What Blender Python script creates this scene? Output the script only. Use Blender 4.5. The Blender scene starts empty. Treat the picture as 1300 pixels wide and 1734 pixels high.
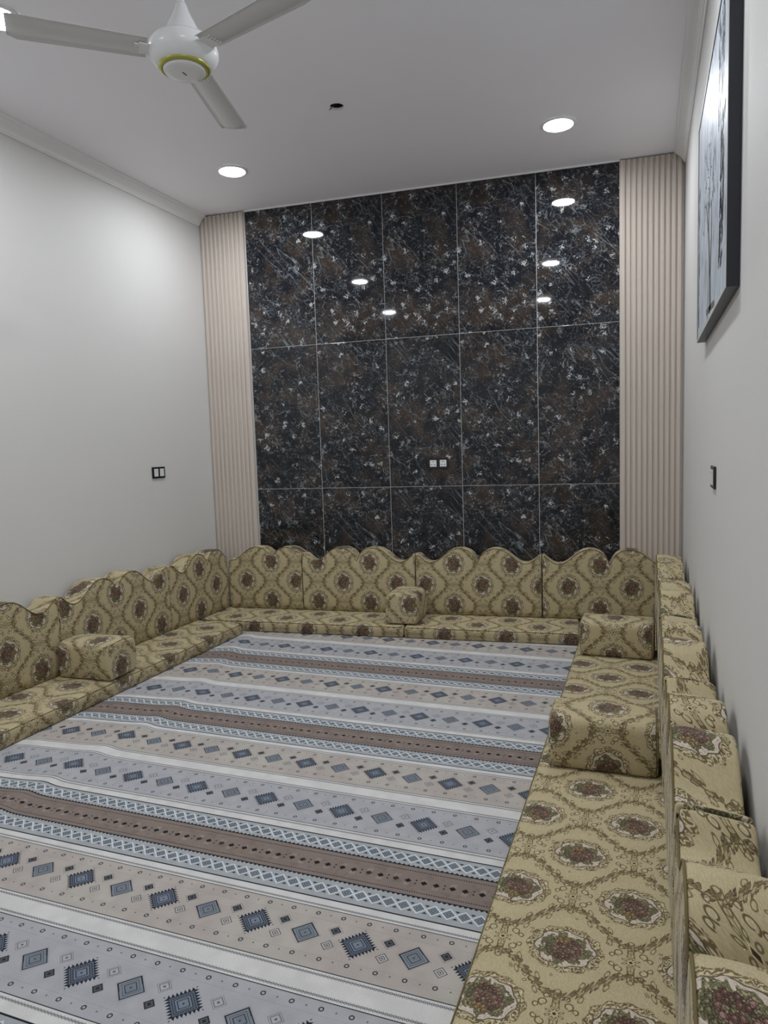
import bpy, bmesh, math, random
import numpy as np
from mathutils import Vector, Matrix, noise

C = bpy.context.scene.collection
random.seed(7)
PI = math.pi

# ------------------------------------------------------------------ camera
CAM_POS = (3.17872, -5.29561, 1.42717)
YAW, PITCH, ROLL, FPX = 0.362405, 0.0923375, -0.0325888, 1180.208
_f = Vector((-math.sin(YAW) * math.cos(PITCH), math.cos(YAW) * math.cos(PITCH), -math.sin(PITCH)))
_r = Vector((math.cos(YAW), math.sin(YAW), 0))
_u = _r.cross(_f)
_r2 = _r * math.cos(ROLL) + _u * math.sin(ROLL)
_u2 = -_r * math.sin(ROLL) + _u * math.cos(ROLL)
cd = bpy.data.cameras.new('camera')
cam = bpy.data.objects.new('camera', cd)
C.objects.link(cam)
M = Matrix((_r2, _u2, -_f)).transposed().to_4x4()
M.translation = Vector(CAM_POS)
cam.matrix_world = M
cd.sensor_fit = 'HORIZONTAL'
cd.sensor_width = 36.0
cd.lens = FPX / 1300.0 * 36.0
cd.clip_start = 0.02
bpy.context.scene.camera = cam

# ------------------------------------------------------------------ world, exposure
W = bpy.data.worlds.new('world')
bpy.context.scene.world = W
W.use_nodes = True
W.node_tree.nodes['Background'].inputs[0].default_value = (0.75, 0.85, 1.0, 1)
W.node_tree.nodes['Background'].inputs[1].default_value = 0.05
LAMP_STRENGTH = 46.0
LAMP_COLOR = (0.935, 0.965, 1.0)
vs = bpy.context.scene.view_settings
vs.view_transform = 'Standard'
vs.look = 'None'
vs.gamma = 1.0
vs.use_curve_mapping = False
vs.exposure = 2.15

# ------------------------------------------------------------------ room numbers
XL, XR = -0.42, 3.43
ZC = 3.447            # ceiling
YF = -5.9             # wall behind the camera
BD = Vector((0.9961486, 0.0876811, 0))     # run of the back wall
BN = Vector((-0.0876811, 0.9961486, 0))    # its outward normal (away from the room)
BROT = math.atan2(BD.y, BD.x)


def wall_pt(s, off=0.0, z=0.0):
    """point s metres along the marble wall, off metres behind its face"""
    p = BD * s + BN * off
    return Vector((p.x, p.y, z))


# ------------------------------------------------------------------ helpers
def link(name, bm, mats, parent=None, smooth=False, kind=None):
    me = bpy.data.meshes.new(name)
    bm.to_mesh(me)
    bm.free()
    for m in (mats if isinstance(mats, (list, tuple)) else [mats]):
        me.materials.append(m)
    if smooth:
        for p in me.polygons:
            p.use_smooth = True
    o = bpy.data.objects.new(name, me)
    C.objects.link(o)
    if parent:
        o.parent = parent
    if kind:
        o['kind'] = kind
    return o


def tag(o, label, cat, group=None):
    o['label'] = label
    o['category'] = cat
    if group:
        o['group'] = group
    return o


def thing(name, label, cat, loc=(0, 0, 0), rot=(0, 0, 0), group=None):
    o = bpy.data.objects.new(name, None)
    o.empty_display_size = 0.1
    C.objects.link(o)
    o.location = loc
    o.rotation_euler = rot
    return tag(o, label, cat, group)


def add_box(bm, lo, hi, bevel=0.0, mat=0, mx=None):
    x0, y0, z0 = lo
    x1, y1, z1 = hi
    vs_ = [bm.verts.new(p) for p in ((x0, y0, z0), (x1, y0, z0), (x1, y1, z0), (x0, y1, z0),
                                     (x0, y0, z1), (x1, y0, z1), (x1, y1, z1), (x0, y1, z1))]
    fs = [bm.faces.new([vs_[i] for i in q]) for q in
          ((0, 3, 2, 1), (4, 5, 6, 7), (0, 1, 5, 4), (1, 2, 6, 5), (2, 3, 7, 6), (3, 0, 4, 7))]
    for f in fs:
        f.material_index = mat
    if bevel:
        es = list({e for f in fs for e in f.edges})
        bmesh.ops.bevel(bm, geom=es, offset=bevel, segments=2, affect='EDGES', profile=0.5)
    if mx is not None:
        bmesh.ops.transform(bm, matrix=mx, verts=vs_ if not bevel else bm.verts)


def add_lathe(bm, prof, seg=48, center=(0, 0, 0), mat=0, cap=False):
    rings = []
    for r, z in prof:
        if r < 1e-6:
            rings.append([bm.verts.new((center[0], center[1], center[2] + z))])
        else:
            rings.append([bm.verts.new((center[0] + r * math.cos(2 * PI * i / seg),
                                        center[1] + r * math.sin(2 * PI * i / seg), center[2] + z)) for i in range(seg)])
    for a, b in zip(rings, rings[1:]):
        for i in range(seg):
            j = (i + 1) % seg
            if len(a) == 1 and len(b) == 1:
                continue
            if len(a) == 1:
                f = bm.faces.new((a[0], b[j], b[i]))
            elif len(b) == 1:
                f = bm.faces.new((a[i], a[j], b[0]))
            else:
                f = bm.faces.new((a[i], a[j], b[j], b[i]))
            f.material_index = mat
            f.smooth = True


def add_tube(bm, pts, r, seg=6, closed=False):
    n = len(pts)
    rings = []
    for i, p in enumerate(pts):
        p = Vector(p)
        a = Vector(pts[(i - 1) % n] if closed or i > 0 else pts[i])
        b = Vector(pts[(i + 1) % n] if closed or i < n - 1 else pts[i])
        t = (b - a).normalized()
        h = Vector((0, 0, 1)) if abs(t.z) < 0.9 else Vector((1, 0, 0))
        s = t.cross(h).normalized()
        w = s.cross(t)
        rings.append([bm.verts.new(p + (s * math.cos(2 * PI * k / seg) + w * math.sin(2 * PI * k / seg)) * r) for k in range(seg)])
    m = n if closed else n - 1
    for i in range(m):
        a, b = rings[i], rings[(i + 1) % n]
        for k in range(seg):
            bm.faces.new((a[k], a[(k + 1) % seg], b[(k + 1) % seg], b[k])).smooth = True
    if not closed:
        bm.faces.new(rings[0][::-1])
        bm.faces.new(rings[-1])


# ------------------------------------------------------------------ materials
def mat_base(name, color, rough=0.6, spec=0.5, metal=0.0):
    m = bpy.data.materials.new(name)
    m.use_nodes = True
    b = m.node_tree.nodes['Principled BSDF']
    b.inputs['Base Color'].default_value = (*color, 1)
    b.inputs['Roughness'].default_value = rough
    b.inputs['Specular IOR Level'].default_value = spec
    b.inputs['Metallic'].default_value = metal
    return m


def s2l(c):
    return tuple(((v / 255) / 12.92 if v / 255 <= 0.04045 else ((v / 255 + 0.055) / 1.055) ** 2.4) for v in c)


def paint(name, color, rough, scale=220, bump=0.06, var=0.03):
    m = mat_base(name, color, rough)
    nt = m.node_tree
    b = nt.nodes['Principled BSDF']
    tc = nt.nodes.new('ShaderNodeTexCoord')
    n1 = nt.nodes.new('ShaderNodeTexNoise')
    n1.inputs['Scale'].default_value = scale
    bp = nt.nodes.new('ShaderNodeBump')
    bp.inputs['Strength'].default_value = bump
    bp.inputs['Distance'].default_value = 0.002
    nt.links.new(tc.outputs['Object'], n1.inputs['Vector'])
    nt.links.new(n1.outputs['Fac'], bp.inputs['Height'])
    nt.links.new(bp.outputs['Normal'], b.inputs['Normal'])
    n2 = nt.nodes.new('ShaderNodeTexNoise')
    n2.inputs['Scale'].default_value = 1.3
    n2.inputs['Detail'].default_value = 5
    nt.links.new(tc.outputs['Object'], n2.inputs['Vector'])
    mx = nt.nodes.new('ShaderNodeMix')
    mx.data_type = 'RGBA'
    nt.links.new(n2.outputs['Fac'], mx.inputs[0])
    mx.inputs[6].default_value = (*[v * (1 - var) for v in color], 1)
    mx.inputs[7].default_value = (*[min(1, v * (1 + var)) for v in color], 1)
    nt.links.new(mx.outputs[2], b.inputs['Base Color'])
    return m


M_WALL = paint('wall_paint', (0.685, 0.675, 0.66), 0.62)
M_CEIL = paint('ceiling_paint', (0.92, 0.91, 0.955), 0.6)
M_CORNICE = paint('cornice_plaster', (0.88, 0.88, 0.89), 0.4, bump=0.02)
M_FLOOR = paint('floor_tile', (0.5, 0.49, 0.47), 0.3)
M_GROUT = mat_base('grout', (0.55, 0.55, 0.55), 0.8)
M_CAULK = mat_base('white_caulk', (0.85, 0.86, 0.88), 0.4)
M_BLACK = mat_base('black_plastic', (0.012, 0.012, 0.014), 0.25)
M_WHITE = mat_base('white_plastic', (0.75, 0.76, 0.77), 0.3)
M_DARK = mat_base('dark_cavity', (0.01, 0.01, 0.012), 0.9)
M_FANW = mat_base('white_enamel', (0.80, 0.81, 0.82), 0.25)
M_FANB = mat_base('grey_white_blade', (0.66, 0.66, 0.66), 0.35)
M_GOLD = mat_base('gold_green_band', (0.45, 0.46, 0.10), 0.3, metal=0.6)
M_FRAME = mat_base('black_frame', (0.012, 0.013, 0.02), 0.4)
M_RIM = mat_base('silver_rim', (0.6, 0.6, 0.6), 0.4)
M_WIRE = mat_base('grey_wire', (0.12, 0.12, 0.13), 0.5)
M_EMIT = bpy.data.materials.new('lamp_diffuser')
M_EMIT.use_nodes = True
_b = M_EMIT.node_tree.nodes['Principled BSDF']
_b.inputs['Base Color'].default_value = (0.9, 0.9, 0.9, 1)
_b.inputs['Emission Color'].default_value = (*LAMP_COLOR, 1)
_b.inputs['Emission Strength'].default_value = LAMP_STRENGTH


def slat_material():
    m = mat_base('fluted_panel_film', s2l((200, 186, 172)), 0.45)
    nt = m.node_tree
    b = nt.nodes['Principled BSDF']
    tc = nt.nodes.new('ShaderNodeTexCoord')
    mp = nt.nodes.new('ShaderNodeMapping')
    mp.inputs['Scale'].default_value = (160, 160, 2.2)
    nz = nt.nodes.new('ShaderNodeTexNoise')
    nz.inputs['Scale'].default_value = 1.0
    nz.inputs['Detail'].default_value = 3
    rp = nt.nodes.new('ShaderNodeValToRGB')
    rp.color_ramp.elements[0].position = 0.3
    rp.color_ramp.elements[0].color = (*s2l((190, 178, 168)), 1)
    rp.color_ramp.elements[1].position = 0.7
    rp.color_ramp.elements[1].color = (*s2l((205, 196, 187)), 1)
    nt.links.new(tc.outputs['Object'], mp.inputs['Vector'])
    nt.links.new(mp.outputs[0], nz.inputs['Vector'])
    nt.links.new(nz.outputs['Fac'], rp.inputs['Fac'])
    nt.links.new(rp.outputs[0], b.inputs['Base Color'])
    return m


M_SLAT = slat_material()


def marble_material():
    """dark brown marble print, drawn in the tile's own UV metres so that equal tiles carry an equal print"""
    m = mat_base('dark_marble_tile', (0.02, 0.02, 0.02), 0.035, 0.42)
    nt = m.node_tree
    L = nt.links.new
    b = nt.nodes['Principled BSDF']
    uv = nt.nodes.new('ShaderNodeUVMap')

    def N(t, **k):
        n = nt.nodes.new(t)
        for a, v in k.items():
            setattr(n, a, v)
        return n

    def noise_(vec, scale, detail=4, rough=0.55, dist=0.0):
        n = N('ShaderNodeTexNoise')
        n.inputs['Scale'].default_value = scale
        n.inputs['Detail'].default_value = detail
        n.inputs['Roughness'].default_value = rough
        n.inputs['Distortion'].default_value = dist
        L(vec, n.inputs['Vector'])
        return n

    def ramp(fac, a, b_, ca=(0, 0, 0), cb=(1, 1, 1)):
        r = N('ShaderNodeValToRGB')
        r.color_ramp.elements[0].position = a
        r.color_ramp.elements[0].color = (*ca, 1)
        r.color_ramp.elements[1].position = b_
        r.color_ramp.elements[1].color = (*cb, 1)
        L(fac, r.inputs['Fac'])
        return r.outputs[0]

    def math_(op, a, b_):
        n = N('ShaderNodeMath', operation=op)
        for i, v in enumerate((a, b_)):
            if isinstance(v, (int, float)):
                n.inputs[i].default_value = v
            else:
                L(v, n.inputs[i])
        return n.outputs[0]

    def mix(fac, a, b_):
        n = N('ShaderNodeMix', data_type='RGBA')
        L(fac, n.inputs[0])
        for i, v in ((6, a), (7, b_)):
            if isinstance(v, tuple):
                n.inputs[i].default_value = (*v, 1)
            else:
                L(v, n.inputs[i])
        return n.outputs[2]

    # distorted coordinates
    nz = noise_(uv.outputs[0], 9, 5)
    sub = N('ShaderNodeVectorMath', operation='SUBTRACT')
    L(nz.outputs['Color'], sub.inputs[0])
    sub.inputs[1].default_value = (0.5, 0.5, 0.5)
    sc = N('ShaderNodeVectorMath', operation='SCALE')
    L(sub.outputs[0], sc.inputs[0])
    sc.inputs['Scale'].default_value = 0.16
    add = N('ShaderNodeVectorMath', operation='ADD')
    L(uv.outputs[0], add.inputs[0])
    L(sc.outputs[0], add.inputs[1])
    dv = add.outputs[0]
    base = mix(ramp(noise_(uv.outputs[0], 4.2, 3, 0.6, 0.6).outputs['Fac'], 0.46, 0.64), s2l((19, 22, 29)), s2l((57, 47, 40)))
    # fine grey speckled network
    fine = ramp(noise_(uv.outputs[0], 70, 7, 0.8).outputs['Fac'], 0.50, 0.62)
    pm = ramp(noise_(uv.outputs[0], 9.5, 5, 0.7, 1.0).outputs['Fac'], 0.43, 0.60)
    c1 = mix(math_('MULTIPLY', math_('MULTIPLY', fine, pm), 0.66), base, s2l((120, 124, 128)))
    # crackle veins
    v1 = N('ShaderNodeTexVoronoi', feature='DISTANCE_TO_EDGE')
    v1.inputs['Scale'].default_value = 18
    L(dv, v1.inputs['Vector'])
    ve = ramp(v1.outputs['Distance'], 0.010, 0.055, (1, 1, 1), (0, 0, 0))
    big = ramp(noise_(uv.outputs[0], 4.6, 3, 0.6, 0.8).outputs['Fac'], 0.40, 0.62)
    vm = math_('MULTIPLY', ramp(noise_(uv.outputs[0], 16.0, 4, 0.6, 0.5).outputs['Fac'], 0.50, 0.58), big)
    c2 = mix(math_('MULTIPLY', math_('MULTIPLY', ve, vm), 0.8), c1, s2l((158, 162, 166)))
    # long thin diagonal veins
    mp = N('ShaderNodeMapping')
    mp0 = N('ShaderNodeMapping')
    mp0.inputs['Rotation'].default_value = (0, 0, 0.80)
    L(dv, mp0.inputs['Vector'])
    mp.inputs['Scale'].default_value = (1.6, 5.5, 1)
    L(mp0.outputs[0], mp.inputs['Vector'])
    v2 = N('ShaderNodeTexVoronoi', feature='DISTANCE_TO_EDGE')
    v2.inputs['Scale'].default_value = 1.3
    L(mp.outputs[0], v2.inputs['Vector'])
    v2e = ramp(v2.outputs['Distance'], 0.002, 0.012, (1, 1, 1), (0, 0, 0))
    c3 = mix(math_('MULTIPLY', math_('MULTIPLY', v2e, ramp(noise_(uv.outputs[0], 12, 3).outputs['Fac'], 0.42, 0.58)), 0.55), c2, s2l((140, 146, 150)))
    # white chips
    v3 = N('ShaderNodeTexVoronoi', feature='F1')
    v3.inputs['Scale'].default_value = 12
    v3.inputs['Randomness'].default_value = 1.0
    n4 = noise_(uv.outputs[0], 42, 4, 0.8)
    sub2 = N('ShaderNodeVectorMath', operation='SUBTRACT')
    L(n4.outputs['Color'], sub2.inputs[0])
    sub2.inputs[1].default_value = (0.5, 0.5, 0.5)
    sc2 = N('ShaderNodeVectorMath', operation='SCALE')
    L(sub2.outputs[0], sc2.inputs[0])
    sc2.inputs['Scale'].default_value = 0.15
    ad2 = N('ShaderNodeVectorMath', operation='ADD')
    L(uv.outputs[0], ad2.inputs[0])
    L(sc2.outputs[0], ad2.inputs[1])
    L(ad2.outputs[0], v3.inputs['Vector'])
    chip = ramp(v3.outputs['Distance'], 0.17, 0.21, (1, 1, 1), (0, 0, 0))
    sep = N('ShaderNodeSeparateColor')
    L(v3.outputs['Color'], sep.inputs[0])
    keep = ramp(sep.outputs[0], 0.42, 0.46)
    c4 = mix(math_('MULTIPLY', math_('MULTIPLY', chip, keep), 0.95), c3, s2l((196, 200, 202)))
    # small chips gathered in drifts
    v4 = N('ShaderNodeTexVoronoi', feature='F1')
    v4.inputs['Scale'].default_value = 30
    sc3 = N('ShaderNodeVectorMath', operation='SCALE')
    L(sub2.outputs[0], sc3.inputs[0])
    sc3.inputs['Scale'].default_value = 0.075
    ad3 = N('ShaderNodeVectorMath', operation='ADD')
    L(uv.outputs[0], ad3.inputs[0])
    L(sc3.outputs[0], ad3.inputs[1])
    L(ad3.outputs[0], v4.inputs['Vector'])
    chip2 = ramp(v4.outputs['Distance'], 0.20, 0.27, (1, 1, 1), (0, 0, 0))
    sep2 = N('ShaderNodeSeparateColor')
    L(v4.outputs['Color'], sep2.inputs[0])
    keep2 = math_('MULTIPLY', ramp(sep2.outputs[1], 0.55, 0.60), big)
    c5 = mix(math_('MULTIPLY', math_('MULTIPLY', chip2, keep2), 0.75), c4, s2l((158, 164, 168)))
    # straight hairlines running down to the right
    mp2 = N('ShaderNodeMapping')
    mp3 = N('ShaderNodeMapping')
    mp3.inputs['Rotation'].default_value = (0, 0, 0.9)
    L(uv.outputs[0], mp3.inputs['Vector'])
    mp2.inputs['Scale'].default_value = (0.8, 8, 1)
    L(mp3.outputs[0], mp2.inputs['Vector'])
    n7 = noise_(mp2.outputs[0], 1.0, 2, 0.5, 0.15)
    hl = ramp(math_('ABSOLUTE', math_('SUBTRACT', n7.outputs['Fac'], 0.5), 0), 0.0015, 0.005, (1, 1, 1), (0, 0, 0))
    hm = ramp(noise_(uv.outputs[0], 3.0, 2).outputs['Fac'], 0.46, 0.56)
    c6 = mix(math_('MULTIPLY', math_('MULTIPLY', hl, hm), 0.6), c5, s2l((140, 148, 152)))
    L(c6, b.inputs['Base Color'])
    return m


M_MARBLE = marble_material()


# ------------------------------------------------------------------ printed patterns, computed as arrays
def wrap(x, period, phase=0.0):
    return (x - phase + period / 2) % period - period / 2


def aa(d, w=0.0007):
    return np.clip(0.5 - d / (2 * w), 0, 1)


def put(img, mask, col, a=1.0):
    m = (mask * a)[..., None]
    img *= (1 - m)
    img += m * (np.array(col, dtype=np.float32) / 255.0)


def periodic_noise(h, w, cells_y, cells_x, seed):
    rs = np.random.RandomState(seed)
    g = rs.rand(cells_y, cells_x).astype(np.float32)
    yy = np.arange(h) / h * cells_y
    xx = np.arange(w) / w * cells_x
    y0 = yy.astype(int)
    x0 = xx.astype(int)
    fy = (yy - y0)[:, None]
    fx = (xx - x0)[None, :]
    fy = fy * fy * (3 - 2 * fy)
    fx = fx * fx * (3 - 2 * fx)
    a = g[y0 % cells_y][:, x0 % cells_x]
    b = g[y0 % cells_y][:, (x0 + 1) % cells_x]
    c = g[(y0 + 1) % cells_y][:, x0 % cells_x]
    d = g[(y0 + 1) % cells_y][:, (x0 + 1) % cells_x]
    return (a * (1 - fx) + b * fx) * (1 - fy) + (c * (1 - fx) + d * fx) * fy


def to_image(name, arr):
    h, w, _ = arr.shape
    im = bpy.data.images.new(name, w, h)
    px = np.ones((h, w, 4), dtype=np.float32)
    px[..., :3] = np.clip(arr, 0, 1)
    im.pixels.foreach_set(px.ravel())
    im.update()
    im.pack()
    return im


CAR_U, CAR_V = 0.68, 1.01


def carpet_pattern():
    Wd, H = 1088, 1616
    X = ((np.arange(Wd) + .5) / Wd * CAR_U)[None, :].repeat(H, 0)
    S = ((np.arange(H) + .5) / H * CAR_V)[:, None].repeat(Wd, 1)
    WHITE, GREY, BEIGE, CH, BROWN = (212, 211, 209), (172, 173, 178), (184, 179, 171), (166, 171, 175), (134, 121, 114)
    NAVY, BLUE, LINE = (34, 42, 54), (98, 106, 120), (30, 33, 38)
    img = np.zeros((H, Wd, 3), dtype=np.float32)
    for a, b, c in ((0, .24, BEIGE), (.24, .333, WHITE), (.333, .578, GREY), (.578, .633, WHITE), (.633, .716, CH),
                    (.716, .868, BROWN), (.868, .9645, CH), (.9645, 1.02, WHITE)):
        put(img, ((S >= a) & (S < b)).astype(np.float32), c)
    # soft fading tints inside the wide bands
    t = periodic_noise(H, Wd, 5, 4, 3)
    put(img, ((S < .24) * t).astype(np.float32), (172, 160, 158), .55)
    put(img, (((S >= .333) & (S < .578)) * t).astype(np.float32), (180, 176, 178), .5)
    for s, w in ((0, .0012), (1.01, .0012), (.24, .0014), (.333, .0014), (.578, .0013), (.633, .0027), (.9645, .0027)):
        put(img, aa(np.abs(S - s) - w), LINE)
    # bow-tie stitches in the white bands
    for s, sg in ((.253, 1), (.320, 1), (.592, 1), (.997, 1), (.619, .0), (.978, .0)):
        if sg == 0:
            continue
        dx = np.abs(wrap(X, .68 / 60))
        ds = np.abs(S - s)
        put(img, aa(ds - (.0012 + dx * .95)) * aa(dx - .0048), (108, 110, 114), .9)
    # wide dotted lines at the borders of the diamond bands
    for s in (.046, .190, .378, .533):
        put(img, aa(np.abs(S - s) - .0009) * (np.abs(wrap(X, .68 / 80)) < .0022), (140, 132, 132), .55)

    def rings(dx, ds, h, kind):
        n = np.abs(dx) + np.abs(ds)
        e = np.abs(dx) - np.abs(ds)
        if kind == 'ragged':
            tri = np.abs(((e / .0150) % 1) - .5) * 2
            put(img, aa(n - (h - .010 + .018 * tri)), NAVY)
            put(img, aa(n - (h - .011)), BLUE)
            put(img, aa(np.abs(n - (h - .018)) - .0022) * (((e / .009) % 1) < .62), NAVY)
            put(img, aa(n - (h - .025)), (122, 132, 146))
            put(img, aa(np.abs(n - (h - .027)) - .0017), NAVY)
            put(img, aa(np.abs(n - (h - .037)) - .0017), NAVY)
            put(img, aa(n - .0035), NAVY)
        elif kind == 'plain':
            d = n - h
            put(img, aa(d) , LINE)
            off = np.where((dx + ds) < 0, .0032, .0018)
            put(img, aa(n - (h - off - .002)), (130, 138, 147))
            gradm = np.clip((h - n) / h, 0, 1) * (np.random.RandomState(1).rand(*n.shape) > .55)
            put(img, aa(n - (h - off - .002)) * gradm, (84, 92, 104), .6)
            put(img, aa(np.abs(n - (h - .015)) - .0014) * (((e / .006) % 1) < .5), NAVY)
            put(img, aa(np.abs(n - (h - .025)) - .0014), NAVY)
            put(img, aa(n - .0030), NAVY)
            fr = aa(n - (h + .008)) * (1 - aa(n - h)) * (((e / .0045) % 1) < .3)
            put(img, fr, (112, 112, 120), .45)
        elif kind == 'dark':
            put(img, aa(n - h), (62, 66, 72))
            put(img, aa(np.abs(n - h * .92) - .0013), LINE)
            put(img, aa(np.abs(n - h * .55) - .001), (120, 124, 128))
            put(img, aa(n - h * .22), LINE)
        elif kind == 'line':
            put(img, aa(n - h), (190, 190, 188), .6)
            put(img, aa(np.abs(n - h) - .0013), (52, 54, 58))
            put(img, aa(np.abs(n - h * .5) - .0013), (60, 62, 66))
            put(img, aa(n - h * .2), (90, 92, 94))
        elif kind == 'dotted':
            put(img, aa(n - h * .7), (176, 178, 180), .7)
            put(img, aa(np.abs(n - h * .7) - .0013), (84, 88, 92))
            put(img, aa(np.abs(n - h) - .0011) * (((e / .0042) % 1) < .5), (70, 72, 78))
            put(img, aa(n - h * .2), (96, 98, 102))

    # beige band: s 0 .. .24
    rings(wrap(X, .34), S - .1145, .057, 'ragged')
    rings(wrap(X, .34, .17), S - .1145, .046, 'plain')
    dxs = wrap(X, .17, .085)
    rings(dxs, S - .081, .018, 'dark')
    n = np.abs(dxs) + np.abs(S - .081)
    e = np.abs(dxs) - np.abs(S - .081)
    put(img, aa(np.abs(n - .0245) - .0010) * (((e / .0042) % 1) < .5), (60, 60, 66))
    rings(dxs, S - .1435, .0195, 'line')
    # grey band: s .333 .. .578
    rings(wrap(X, .34, -.01), S - .4555, .057, 'ragged')
    rings(wrap(X, .34, .16), S - .4555, .046, 'plain')
    dxs = wrap(X, .17, .075)
    rings(dxs, S - .423, .024, 'dotted')
    rings(dxs, S - .486, .0185, 'dark')
    # little hexagon rings along both borders of each band
    for s, ph in ((.0235, 0), (.2005, .002), (.3575, 0), (.549, .003)):
        d = np.maximum(np.abs(wrap(X, .085, ph)), np.abs(S - s))*.6 + .4*(np.abs(wrap(X, .085, ph)) + np.abs(S - s))
        put(img, aa(np.abs(d - .0062) - .0016), (38, 40, 46))
        d2 = np.abs(wrap(X, .085, ph + .0425)) + np.abs(S - s)
        put(img, aa(d2 - .0032), (92, 78, 78), .8)
    # chains of diamonds
    for s in (.6745, .9165):
        p = .68 / 14
        dx = wrap(X, p, .0192)
        n = np.abs(dx) * 1.0 + np.abs(S - s) * 1.02
        put(img, aa(n - .0275), (150, 158, 164))
        put(img, aa(np.abs(n - .0245) - .0032), (214, 219, 223))
        put(img, aa(np.abs(n - .0160) - .0016), (66, 74, 84))
        put(img, aa(n - .0125), (128, 140, 150))
        put(img, aa(np.abs(n - .0075) - .0013), (56, 62, 72))
        dxg = wrap(X, p, .0192 + p / 2)
        for sg in (-1, 1):
            k = (S - s) * sg
            tri = np.maximum(np.abs(dxg) * 1.1 - (k - .0115), k - .0205)
            put(img, aa(tri), (44, 48, 56))
    for s, sg in ((.7185, -1), (.8670, 1)):
        tri = np.abs(((X / .017) % 1) - .5) * 2
        k = (S - s) * sg
        put(img, aa(np.maximum(k - (.001 + .008 * tri), -k - .0022)), (30, 34, 40))
    for s in (.7405, .8465):
        put(img, aa(np.abs(S - s) - .0022) * (np.abs(wrap(X, .68 / 84)) < .0022), (48, 40, 38))
    # brown band
    p = .68 / 7
    for off in (-.021, .021):
        dx = wrap(X, p, .0202 + off)
        d = np.abs(dx) + np.abs(S - .7945)
        put(img, aa(d - .0118), (32, 26, 24))
        # pale rosettes above and below
        q = np.sqrt(dx ** 2 + (S - (.7945 + (.017 if off > 0 else -.017))) ** 2)
        th = np.arctan2(S - .7945, dx)
        put(img, aa(q - (.009 + .002 * np.cos(6 * th)), .002) , (164, 152, 144), .55)
    for ds in (-.008, .008):
        d = np.abs(wrap(X, p, .0202 + p / 2)) + np.abs(S - .7945 - ds)
        put(img, aa(d - .0042), (44, 36, 34))
    pn = periodic_noise(H, Wd, 60, 40, 9)
    put(img, ((S > .745) & (S < .842)) * (pn > .72) * .5, (112, 96, 90), .6)
    gr = np.random.RandomState(4).rand(H, Wd).astype(np.float32)
    img *= (0.94 + 0.12 * gr)[..., None]
    img *= (0.97 + 0.06 * periodic_noise(H, Wd, 30, 20, 8))[..., None]
    return to_image('carpet_print', img)


FAB_A, FAB_B = 0.45, 0.33


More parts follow.
